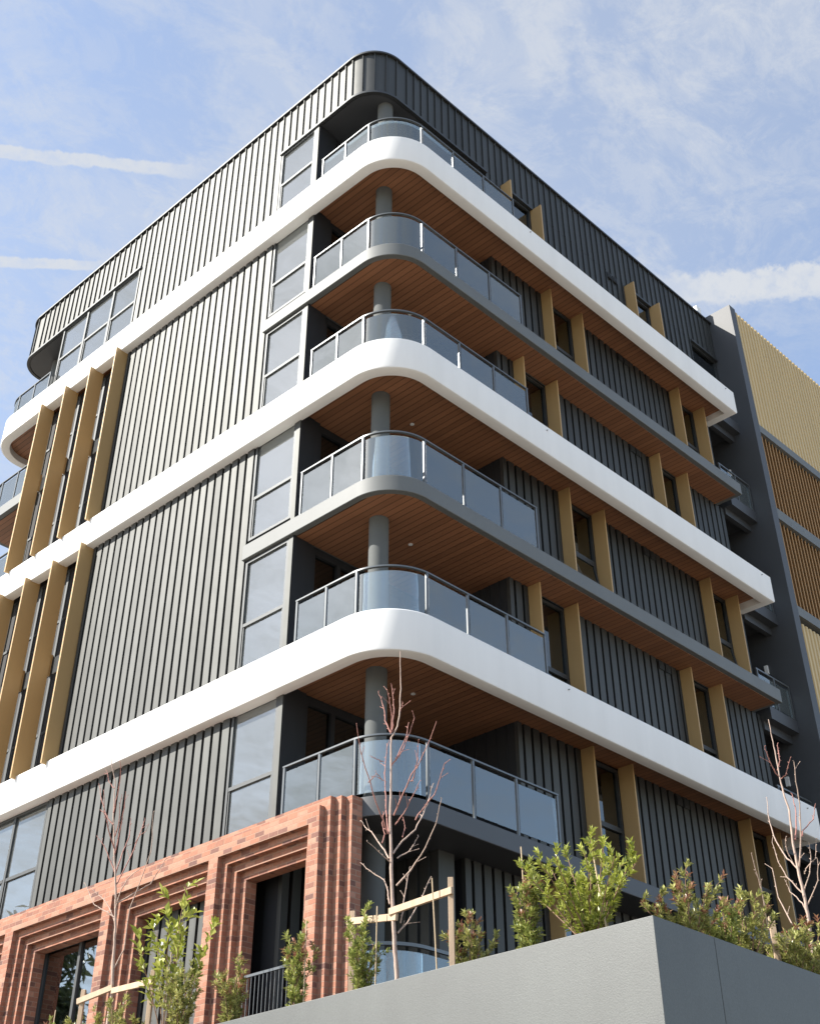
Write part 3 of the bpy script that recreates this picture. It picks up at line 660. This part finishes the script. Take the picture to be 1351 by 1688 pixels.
# measured branch tables: base point, lateral axis, branches as (sideways, up) in metres
TREE_C= ([-2.01, -2.167, 5.516], [0.7024, -0.7118, 0.0], [[(0.007, 0.042), (-0.017, 0.336), (-0.041, 0.696), (-0.068, 1.293), (-0.078, 1.602), (-0.089, 1.998), (-0.084, 2.406), (-0.088, 2.912), (-0.082, 3.12), (0.001, 3.287), (0.031, 3.491), (0.044, 3.844), (0.036, 4.141), (0.032, 4.414)], [(-0.101, 3.19), (-0.17, 3.401), (-0.186, 3.607), (-0.227, 3.752), (-0.275, 3.917)], [(-0.082, 3.164), (-0.081, 3.411), (-0.104, 3.571), (-0.146, 3.761)], [(-0.074, 3.19), (-0.051, 3.473), (-0.057, 3.716), (-0.088, 3.964)], [(-0.019, 2.81), (0.051, 3.007), (0.126, 3.243), (0.158, 3.518)], [(-0.079, 2.716), (0.003, 2.844), (0.084, 2.99), (0.172, 3.243), (0.235, 3.465)], [(-0.042, 2.046), (0.085, 2.291), (0.182, 2.498), (0.272, 2.582), (0.388, 2.794), (0.515, 3.078)], [(0.182, 2.498), (0.229, 2.557), (0.265, 2.734), (0.282, 2.965)], [(-0.058, 1.547), (0.07, 1.759), (0.24, 1.975), (0.343, 2.218), (0.416, 2.44), (0.46, 2.633), (0.506, 2.82)], [(0.237, 1.983), (0.366, 2.144), (0.485, 2.275), (0.56, 2.466), (0.628, 2.65)], [(-0.028, 1.918), (0.086, 2.055), (0.214, 2.275), (0.301, 2.44)], [(-0.112, 1.798), (-0.185, 1.958), (-0.285, 2.16), (-0.393, 2.48), (-0.482, 2.707), (-0.544, 3.067)], [(-0.109, 1.477), (-0.189, 1.68), (-0.343, 1.941), (-0.424, 2.03), (-0.491, 2.159)], [(-0.085, 1.434), (-0.227, 1.539), (-0.385, 1.64)], [(-0.096, 0.917), (-0.105, 1.088), (-0.161, 1.255), (-0.357, 1.407), (-0.477, 1.539)], [(-0.006, 1.141), (0.177, 1.293), (0.361, 1.525), (0.494, 1.784), (0.57, 2.056)], [(0.012, 0.565), (0.126, 0.696), (0.225, 0.872), (0.33, 1.089), (0.449, 1.37)], [(0.05, 0.681), (0.087, 0.917), (0.138, 1.24), (0.165, 1.424)], [(0.008, 1.485), (0.149, 1.602), (0.228, 1.736), (0.284, 1.863)], [(-0.104, 1.798), (-0.138, 2.046), (-0.151, 2.258), (-0.153, 2.481), (-0.171, 2.75), (-0.165, 2.929), (-0.16, 3.163), (-0.15, 3.348)], [(-0.174, 2.506), (-0.232, 2.547), (-0.292, 2.623)], [(-0.194, 2.775), (-0.284, 2.792), (-0.361, 2.818)], [(0.031, 3.491), (0.067, 3.563), (0.075, 3.617)], [(-0.393, 2.48), (-0.345, 2.539), (-0.33, 2.589)], [(-0.189, 1.68), (-0.159, 1.822), (-0.193, 1.998), (-0.179, 2.16)], [(0.07, 1.759), (0.11, 1.918), (0.078, 2.079)]])
TREE_L= ([-2.01, 3.867, 6.198], [0.8318, -0.5551, 0.0], [[(-0.018, 0.127), (-0.07, 0.771), (-0.097, 1.102), (-0.146, 1.457), (-0.156, 1.597), (-0.243, 2.095), (-0.368, 2.825), (-0.415, 3.415), (-0.513, 3.69), (-0.548, 4.061)], [(-0.346, 2.696), (-0.454, 2.818), (-0.601, 3.183), (-0.684, 3.487)], [(-0.259, 2.21), (-0.234, 2.446), (-0.214, 2.806), (-0.217, 3.162)], [(-0.175, 1.737), (-0.116, 1.93), (0.033, 2.416), (0.118, 2.831), (0.153, 3.026)], [(-0.047, 0.472), (0.079, 0.761), (0.089, 1.323), (0.306, 2.132), (0.259, 2.7)], [(-0.137, 1.458), (0.131, 1.652), (0.366, 1.837), (0.567, 2.276)], [(-0.137, 1.255), (-0.246, 1.34), (-0.48, 1.493), (-0.681, 1.894)], [(-0.282, 2.306), (-0.419, 2.591), (-0.513, 2.774), (-0.567, 3.083)], [(-0.21, 1.924), (-0.345, 2.204), (-0.448, 2.392), (-0.589, 2.559)], [(-0.201, 1.925), (-0.138, 2.316), (-0.069, 2.597), (-0.081, 2.917)], [(-0.373, 2.895), (-0.349, 3.151), (-0.335, 3.411), (-0.376, 3.638)], [(-0.419, 3.3), (-0.519, 3.448), (-0.592, 3.683)], [(-0.134, 1.366), (-0.087, 1.648), (0.039, 1.845), (0.179, 1.95)], [(-0.118, 1.183), (-0.239, 1.452), (-0.378, 1.63), (-0.573, 1.806)], [(0.033, 2.416), (0.097, 2.529), (0.187, 2.585)], [(-0.299, 2.501), (-0.259, 2.702), (-0.286, 2.902), (-0.271, 3.086)], [(-0.462, 2.828), (-0.521, 2.904), (-0.601, 2.979)]])
TREE_R= ([1.861, -5.66, 5.718], [0.4612, -0.8873, 0.0], [[(0.013, 0.071), (0.038, 0.358), (0.057, 0.676), (0.059, 0.956), (0.04, 1.244), (0.04, 1.584), (0.065, 2.013), (0.037, 2.284), (0.025, 2.514), (0.028, 2.861), (0.019, 3.119), (0.016, 3.326)], [(0.012, 2.585), (0.067, 2.76), (0.072, 2.926), (0.08, 3.067)], [(0.012, 2.49), (-0.055, 2.618), (-0.084, 2.734), (-0.099, 2.841)], [(0.048, 2.461), (0.12, 2.504), (0.213, 2.691)], [(0.062, 1.265), (0.15, 1.574), (0.22, 1.997), (0.223, 2.246), (0.242, 2.49)], [(0.073, 1.621), (0.133, 1.924), (0.159, 2.186), (0.148, 2.432)], [(0.04, 1.244), (-0.071, 1.428), (-0.174, 1.694), (-0.217, 2.002), (-0.199, 2.411)], [(0.041, 0.942), (-0.116, 1.18), (-0.183, 1.391), (-0.228, 1.675)], [(0.165, 1.652), (0.197, 1.762), (0.357, 1.942), (0.418, 2.166)], [(0.116, 1.182), (0.142, 1.234), (0.286, 1.346), (0.338, 1.579)], [(0.079, 0.794), (0.265, 1.037), (0.304, 1.282)], [(0.06, 0.393), (-0.156, 0.611), (-0.273, 0.985), (-0.287, 1.4)], [(-0.449, 0.77), (-0.453, 0.901), (-0.477, 1.127), (-0.507, 1.405)], [(0.062, 0.728), (-0.015, 0.886), (-0.111, 1.032), (-0.142, 1.206)], [(-0.041, 1.425), (-0.065, 1.555), (-0.035, 1.632)], [(0.059, 0.956), (0.177, 1.177), (0.228, 1.328), (0.242, 1.525)]])
def bare_tree(label, P0, r, brs, seed, rb):
    rg = random.Random(seed); P0 = Vector(P0); r = Vector(r); n = Vector((-r.y, r.x, 0))
    root = thing('bare_tree', label, 'tree', (P0.x, P0.y, SOIL), 'young bare trees in the garden bed'); dz = P0.z-SOIL
    trunk = brs[0]; tk = MB()
    pts = [Vector((r.x*trunk[0][0], r.y*trunk[0][0], -.05))]+[Vector((r.x*u, r.y*u, h+dz)) for u, h in trunk]
    H = pts[-1].z; fine = []
    for a, b in zip(pts[:-1], pts[1:]):
        for i in range(4):
            t = i/4; q = a.lerp(b, t); fine.append(q+Vector((rg.uniform(-.004,.004), rg.uniform(-.004,.004), 0)))
    fine.append(pts[-1]); tr = [max(.005, rb*(1-.86*(max(0,q.z)/H)**.8))*rg.uniform(.94,1.08) for q in fine]
    tk.tube(fine, tr, 9); tk.build('trunk', M['bark'], root, smooth=70)
    for b in brs[1:]:
        sl = rg.choice((-1,1))*rg.uniform(.15,.7); L0 = b[0]; q = []; tgt = MB()
        for u, h in b:
            d = sl*math.hypot(u-L0[0], h-L0[1]); q.append(Vector((r.x*u+n.x*d, r.y*u+n.y*d, h+dz)))
        f = []
        for a, c in zip(q[:-1], q[1:]):
            for i in range(3): f.append(a.lerp(c, i/3)+Vector((rg.uniform(-.007,.007), rg.uniform(-.007,.007), rg.uniform(-.007,.007))))
        f.append(q[-1]); m_ = len(f); ln = sum((f[i+1]-f[i]).length for i in range(m_-1)); r0 = .0055+.0065*min(1, ln)
        tgt.tube(f, [r0*(1-.62*i/(m_-1)) for i in range(m_)], 6)
        for i in range(1, m_):                              # buds and spurs
            d = (f[i]-f[i-1]).normalized(); o_ = d.orthogonal().normalized(); o_.rotate(Matrix.Rotation(rg.uniform(0,2*PI), 3, d))
            e = f[i]+(d*.6+o_).normalized()*rg.uniform(.014,.03); tgt.tube([f[i], f[i].lerp(e,.6), e], [.0045,.006,.002], 5)
            if rg.random() < .16:
                e2 = f[i]+(d+o_*.8).normalized()*rg.uniform(.06,.16); tgt.tube([f[i], e2], [.004,.003], 5); tgt.tube([e2, e2+(e2-f[i]).normalized()*.018], [.006,.003], 5)
        tgt.build('branch', M['bark'] if L0[1] < 1.6 else M['barkred'], root, smooth=70)
bare_tree('middle bare young tree with pale trunk in front of the curved corner balcony', *TREE_C, 3, .034)
bare_tree('left bare young tree with thin twigs in front of the brick screen', *TREE_L, 4, .036)
bare_tree('right bare young tree rising above the shaded wall at the right edge', *TREE_R, 5, .034)

# timber stakes and rails that hold the trees
def stakes(label, posts, rails, pw=.033):
    root = thing('tree_stake_frame', label, 'tree stake', (posts[0][0], posts[0][1], SOIL), 'timber stakes holding the young trees'); o0 = Vector((posts[0][0], posts[0][1], SOIL))
    for x, y, h in posts:
        m = MB(); m.obox((x-o0.x, y-o0.y), (.8,.6), pw, pw, -.2, h); m.build('post', M['timber'], root, bevel=.004)
    for a, b in rails:
        a = Vector(a)-o0; b = Vector(b)-o0; d = (b-a).normalized(); s = d.cross(Vector((0,0,1))).normalized()*.022; u = s.cross(d).normalized()*.042
        m = MB(); k = 0; m.v = [tuple(p+i*s+j*u) for p in (a, b) for i, j in ((-1,-1),(1,-1),(1,1),(-1,1))]
        m.f = [(0,3,2,1),(4,5,6,7),(0,1,5,4),(1,2,6,5),(2,3,7,6),(3,0,4,7)]; m.build('rail', M['timber'], root, bevel=.004)
stakes('pale timber stakes with two rails holding the middle bare tree', [(-2.06,-3.14,1.35), (-1.86,-1.21,1.38)], [((-2.10,-3.20,6.36),(-2.07,-2.10,6.33)), ((-1.90,-1.16,6.43),(-2.06,-2.22,6.25))])
stakes('pale timber stakes with two rails holding the left bare tree', [(-2.16,2.67,1.26), (-2.16,4.44,1.28)], [((-2.21,2.60,6.27),(-2.06,3.82,6.36)), ((-2.21,4.50,6.29),(-2.06,3.82,6.41))])
stakes('short thick timber stake beside the right bare tree', [(.66,-5.86,.90)], [((.70,-5.90,5.86),(1.86,-5.70,5.75))], .036)
for i, (x, y, h, dx, dy, lab) in enumerate([(-2.16,-3.0,1.36,-.03,.05,'bamboo cane leaning beside the tall timber stake'), (-2.16,-4.36,1.42,0,.01,'bamboo cane standing out of the narrow column shrub'),
    (-2.16,-1.95,1.23,0,-.02,'bamboo cane in the green shrub left of the middle tree'), (-2.16,-.66,1.31,0,.02,'bamboo cane in the shrub at the corner brick pier'),
    (-2.2,-5.52,1.06,.0,.12,'brown cane leaning in the largest bright shrub'), (-2.16,5.16,1.10,0,0,'bamboo cane in the red tipped shrub at lower left'), (-2.16,2.28,1.44,0,.0,'bamboo cane in the tall glossy leaved plant')]):
    m = MB(); m.tube([(0,0,-.1),(dx*.5,dy*.5,h*.5),(dx,dy,h)], [.009,.0085,.008], 7); o = m.build('bamboo_cane', M['bamboo'], smooth=60); o.location = (x, y, SOIL)
    tag(o, lab, 'garden cane', 'canes in the garden bed')

shrub('shrub', 'slender green shrub at the far right edge above the shaded wall', 2.35, -5.9, 1.0, .8, 'leafolive', seed=18, stems=8)
shrub('shrub', 'small ragged shrub between the red tipped shrub and the dense green one', -.62, -5.95, .78, .6, 'leaf', seed=19, stems=6, red=.2)
# a gum tree down the street: the brick framed window mirrors it
def gum(x, y, H, R0, label, seed):
    root = thing('gum_tree', label, 'tree', (x, y, 0)); tk, lf = MB(), MB(); rg = random.Random(seed)
    tk.tube([(0,0,0),(.2,.1,H*.25),(-.1,.3,H*.5),(.3,0,H*.85)], [.4,.33,.24,.1], 10)
    for i in range(34):
        a = rg.uniform(0, 2*PI); z = rg.uniform(H*.32, H*.97); r = rg.uniform(.3, 1)*R0*(1.1-abs(z/H-.6)*1.6); c = Vector((math.cos(a)*r, math.sin(a)*r, z))
        tk.tube([(0,0,z*.75),tuple(c*.6+Vector((0,0,z*.36))),tuple(c)], [.12,.08,.04], 5)
        for j in range(190):
            p = c+Vector((rg.gauss(0,.75), rg.gauss(0,.75), rg.gauss(0,.65))); leaf(lf, p, Vector((rg.uniform(-1,1), rg.uniform(-1,1), rg.uniform(-1.2,.2))), Vector((rg.random(), rg.random(), .5)), .80, .24)
    tk.build('trunk', M['bark'], root, smooth=60); lf.build('crown', M['gumleaf'], root, recalc=False)
gum(-18, 40.8, 18.8, 3.4, 'tall dark gum tree down the street, mirrored in the brick framed window', 21)
gum(-18.5, 48.5, 20.5, 3.2, 'second gum tree further down the street, mirrored above the bricks', 22)

# ------------------------------------------------------------------ sky, sun, camera
SUN = Vector((-1, .72, 1.0)).normalized()
el = math.asin(SUN.z); az = math.atan2(SUN.x, SUN.y)
w = bpy.data.worlds.new('World'); sc.world = w; w.use_nodes = True; nt = w.node_tree; N = nt.nodes; L = nt.links
bg = N['Background']; sky = N.new('ShaderNodeTexSky'); sky.sky_type = 'NISHITA'; sky.sun_disc = False; sky.sun_elevation = el; sky.sun_rotation = az % (2*PI)
sky.air_density = 1.0; sky.dust_density = .8; sky.ozone_density = 1.4
L.new(sky.outputs[0], bg.inputs[0]); bg.inputs[1].default_value = SKY
tc = N.new('ShaderNodeTexCoord'); sx = N.new('ShaderNodeSeparateXYZ'); L.new(tc.outputs['Generated'], sx.inputs[0])
def math_(op, a, b=None, clamp=False):
    k = N.new('ShaderNodeMath'); k.operation = op; k.use_clamp = clamp
    for i, q in enumerate((a, b)):
        if q is None: continue
        if isinstance(q, (int, float)): k.inputs[i].default_value = q
        else: L.new(q, k.inputs[i])
    return k.outputs[0]
def rng(v, a, b, c, d, smooth=True):
    k = N.new('ShaderNodeMapRange'); k.interpolation_type = 'SMOOTHSTEP' if smooth else 'LINEAR'
    for i, q in enumerate((a, b, c, d)): k.inputs[i+1].default_value = q
    L.new(v, k.inputs[0]); return k.outputs[0]
zz = math_('ADD', math_('MAXIMUM', sx.outputs['Z'], 0.0), .12)
cv = N.new('ShaderNodeCombineXYZ'); L.new(math_('DIVIDE', sx.outputs['X'], zz), cv.inputs[0]); L.new(math_('DIVIDE', sx.outputs['Y'], zz), cv.inputs[1])
def cloud(scale, rot, stretch, detail, rough, dist, off):
    mp = N.new('ShaderNodeMapping'); mp.inputs['Rotation'].default_value = (0,0,math.radians(rot)); mp.inputs['Scale'].default_value = (1, stretch, 1); mp.inputs['Location'].default_value = (off, off*.7, 0)
    L.new(cv.outputs[0], mp.inputs[0]); n = N.new('ShaderNodeTexNoise'); n.inputs['Scale'].default_value = scale; n.inputs['Detail'].default_value = detail; n.inputs['Roughness'].default_value = rough; n.inputs['Distortion'].default_value = dist
    L.new(mp.outputs[0], n.inputs[0]); return n.outputs[0]
veil = rng(cloud(1.3, 20, 1.0, 3, .5, .2, 3.1), .25, .75, .45, 1)
fine = rng(cloud(6, 35, 1.3, 12, .70, .4, 1.7), .43, .60, 0, 1)
wisp = rng(cloud(15, 75, 1.3, 10, .72, .5, 5.2), .43, .60, 0, 1)
# the cirrus is thicker high up and towards the left (north-east), thinner low in the south
side = rng(math_('ADD', sx.outputs['Z'], math_('MULTIPLY', math_('SUBTRACT', sx.outputs['Y'], sx.outputs['X']), .30)), .35, .85, .55, 1)
cl = math_('ADD', math_('MULTIPLY', veil, .54), math_('ADD', math_('MULTIPLY', math_('MULTIPLY', fine, veil), .34), math_('MULTIPLY', math_('MULTIPLY', wisp, veil), .26)))
cl = math_('MULTIPLY', math_('MULTIPLY', cl, side), .95)
def contrail(d1, d2, width, t0, t1, strength, fray, seed):
    """a straight condensation trail: the great circle through d1 and d2, frayed by noise, fading at its ends"""
    d1 = Vector(d1).normalized(); d2 = Vector(d2).normalized(); n = d1.cross(d2).normalized(); along = (d2-d1).normalized()
    def dot(v):
        k = N.new('ShaderNodeVectorMath'); k.operation = 'DOT_PRODUCT'; L.new(tc.outputs['Generated'], k.inputs[0]); k.inputs[1].default_value = v; return k.outputs['Value']
    c = dot(n); a = dot(along)
    a1, a2 = d1.dot(along), d2.dot(along)
    mp = N.new('ShaderNodeMapping'); mp.inputs['Location'].default_value = (seed, seed, seed); L.new(tc.outputs['Generated'], mp.inputs[0])
    nz = N.new('ShaderNodeTexNoise'); nz.inputs['Scale'].default_value = 75; nz.inputs['Detail'].default_value = 6; nz.inputs['Roughness'].default_value = .6; L.new(mp.outputs[0], nz.inputs[0])
    c2 = math_('ADD', c, math_('MULTIPLY', math_('SUBTRACT', nz.outputs[0], .5), fray*width))
    core = rng(math_('ABSOLUTE', c2), width*.55, width*.95, 1, 0)
    tex = rng(nz.outputs[0], .3, .6, .6, 1)
    ends = math_('MULTIPLY', rng(a, a1+(a2-a1)*t0, a1+(a2-a1)*(t0+.35), 0, 1), rng(a, a1+(a2-a1)*(t1-.3), a1+(a2-a1)*t1, 1, 0))
    return math_('MULTIPLY', math_('MULTIPLY', core, tex), math_('MULTIPLY', ends, strength))
tr = None
for c in CONTRAILS:
    q = contrail(*c); tr = q if tr is None else math_('MAXIMUM', tr, q)
fac = math_('ADD', cl, math_('MULTIPLY', tr, math_('SUBTRACT', 1.0, cl)), True)
bg2 = N.new('ShaderNodeBackground'); bg2.inputs[0].default_value = (.90,.94,1,1); bg2.inputs[1].default_value = CLOUD
mxs = N.new('ShaderNodeMixShader'); L.new(fac, mxs.inputs[0]); L.new(bg.outputs[0], mxs.inputs[1]); L.new(bg2.outputs[0], mxs.inputs[2]); L.new(mxs.outputs[0], N['World Output'].inputs[0])

sl = bpy.data.lights.new('sun', 'SUN'); sl.energy = SUNE; sl.angle = math.radians(.53); sl.color = (1,.95,.87)
so = bpy.data.objects.new('sun', sl); col.objects.link(so); so.rotation_euler = SUN.to_track_quat('Z', 'Y').to_euler(); so.location = (-40, 30, 60)

yaw, pitch, roll = math.radians(43.99), math.radians(37.665), math.radians(-.12)
f = Vector((math.cos(yaw)*math.cos(pitch), math.sin(yaw)*math.cos(pitch), math.sin(pitch))); r = f.cross(Vector((0,0,1))).normalized(); u = r.cross(f)
r2 = math.cos(roll)*r+math.sin(roll)*u; u2 = -math.sin(roll)*r+math.cos(roll)*u
cam = bpy.data.cameras.new('camera'); co = bpy.data.objects.new('camera', cam); col.objects.link(co)
mw = Matrix((r2, u2, -f)).transposed().to_4x4(); mw.translation = (-13.8, -13.8, 1.6); co.matrix_world = mw
cam.sensor_fit = 'HORIZONTAL'; cam.sensor_width = 36; cam.lens = 36*2099.64/1351; cam.shift_y = -176.8/1351; cam.clip_end = 3000
sc.camera = co
sc.view_settings.view_transform = 'Standard'; sc.view_settings.look = 'None'; sc.view_settings.gamma = 1; sc.view_settings.exposure = EXPO
sc.cycles.max_bounces = 10; sc.cycles.transparent_max_bounces = 16
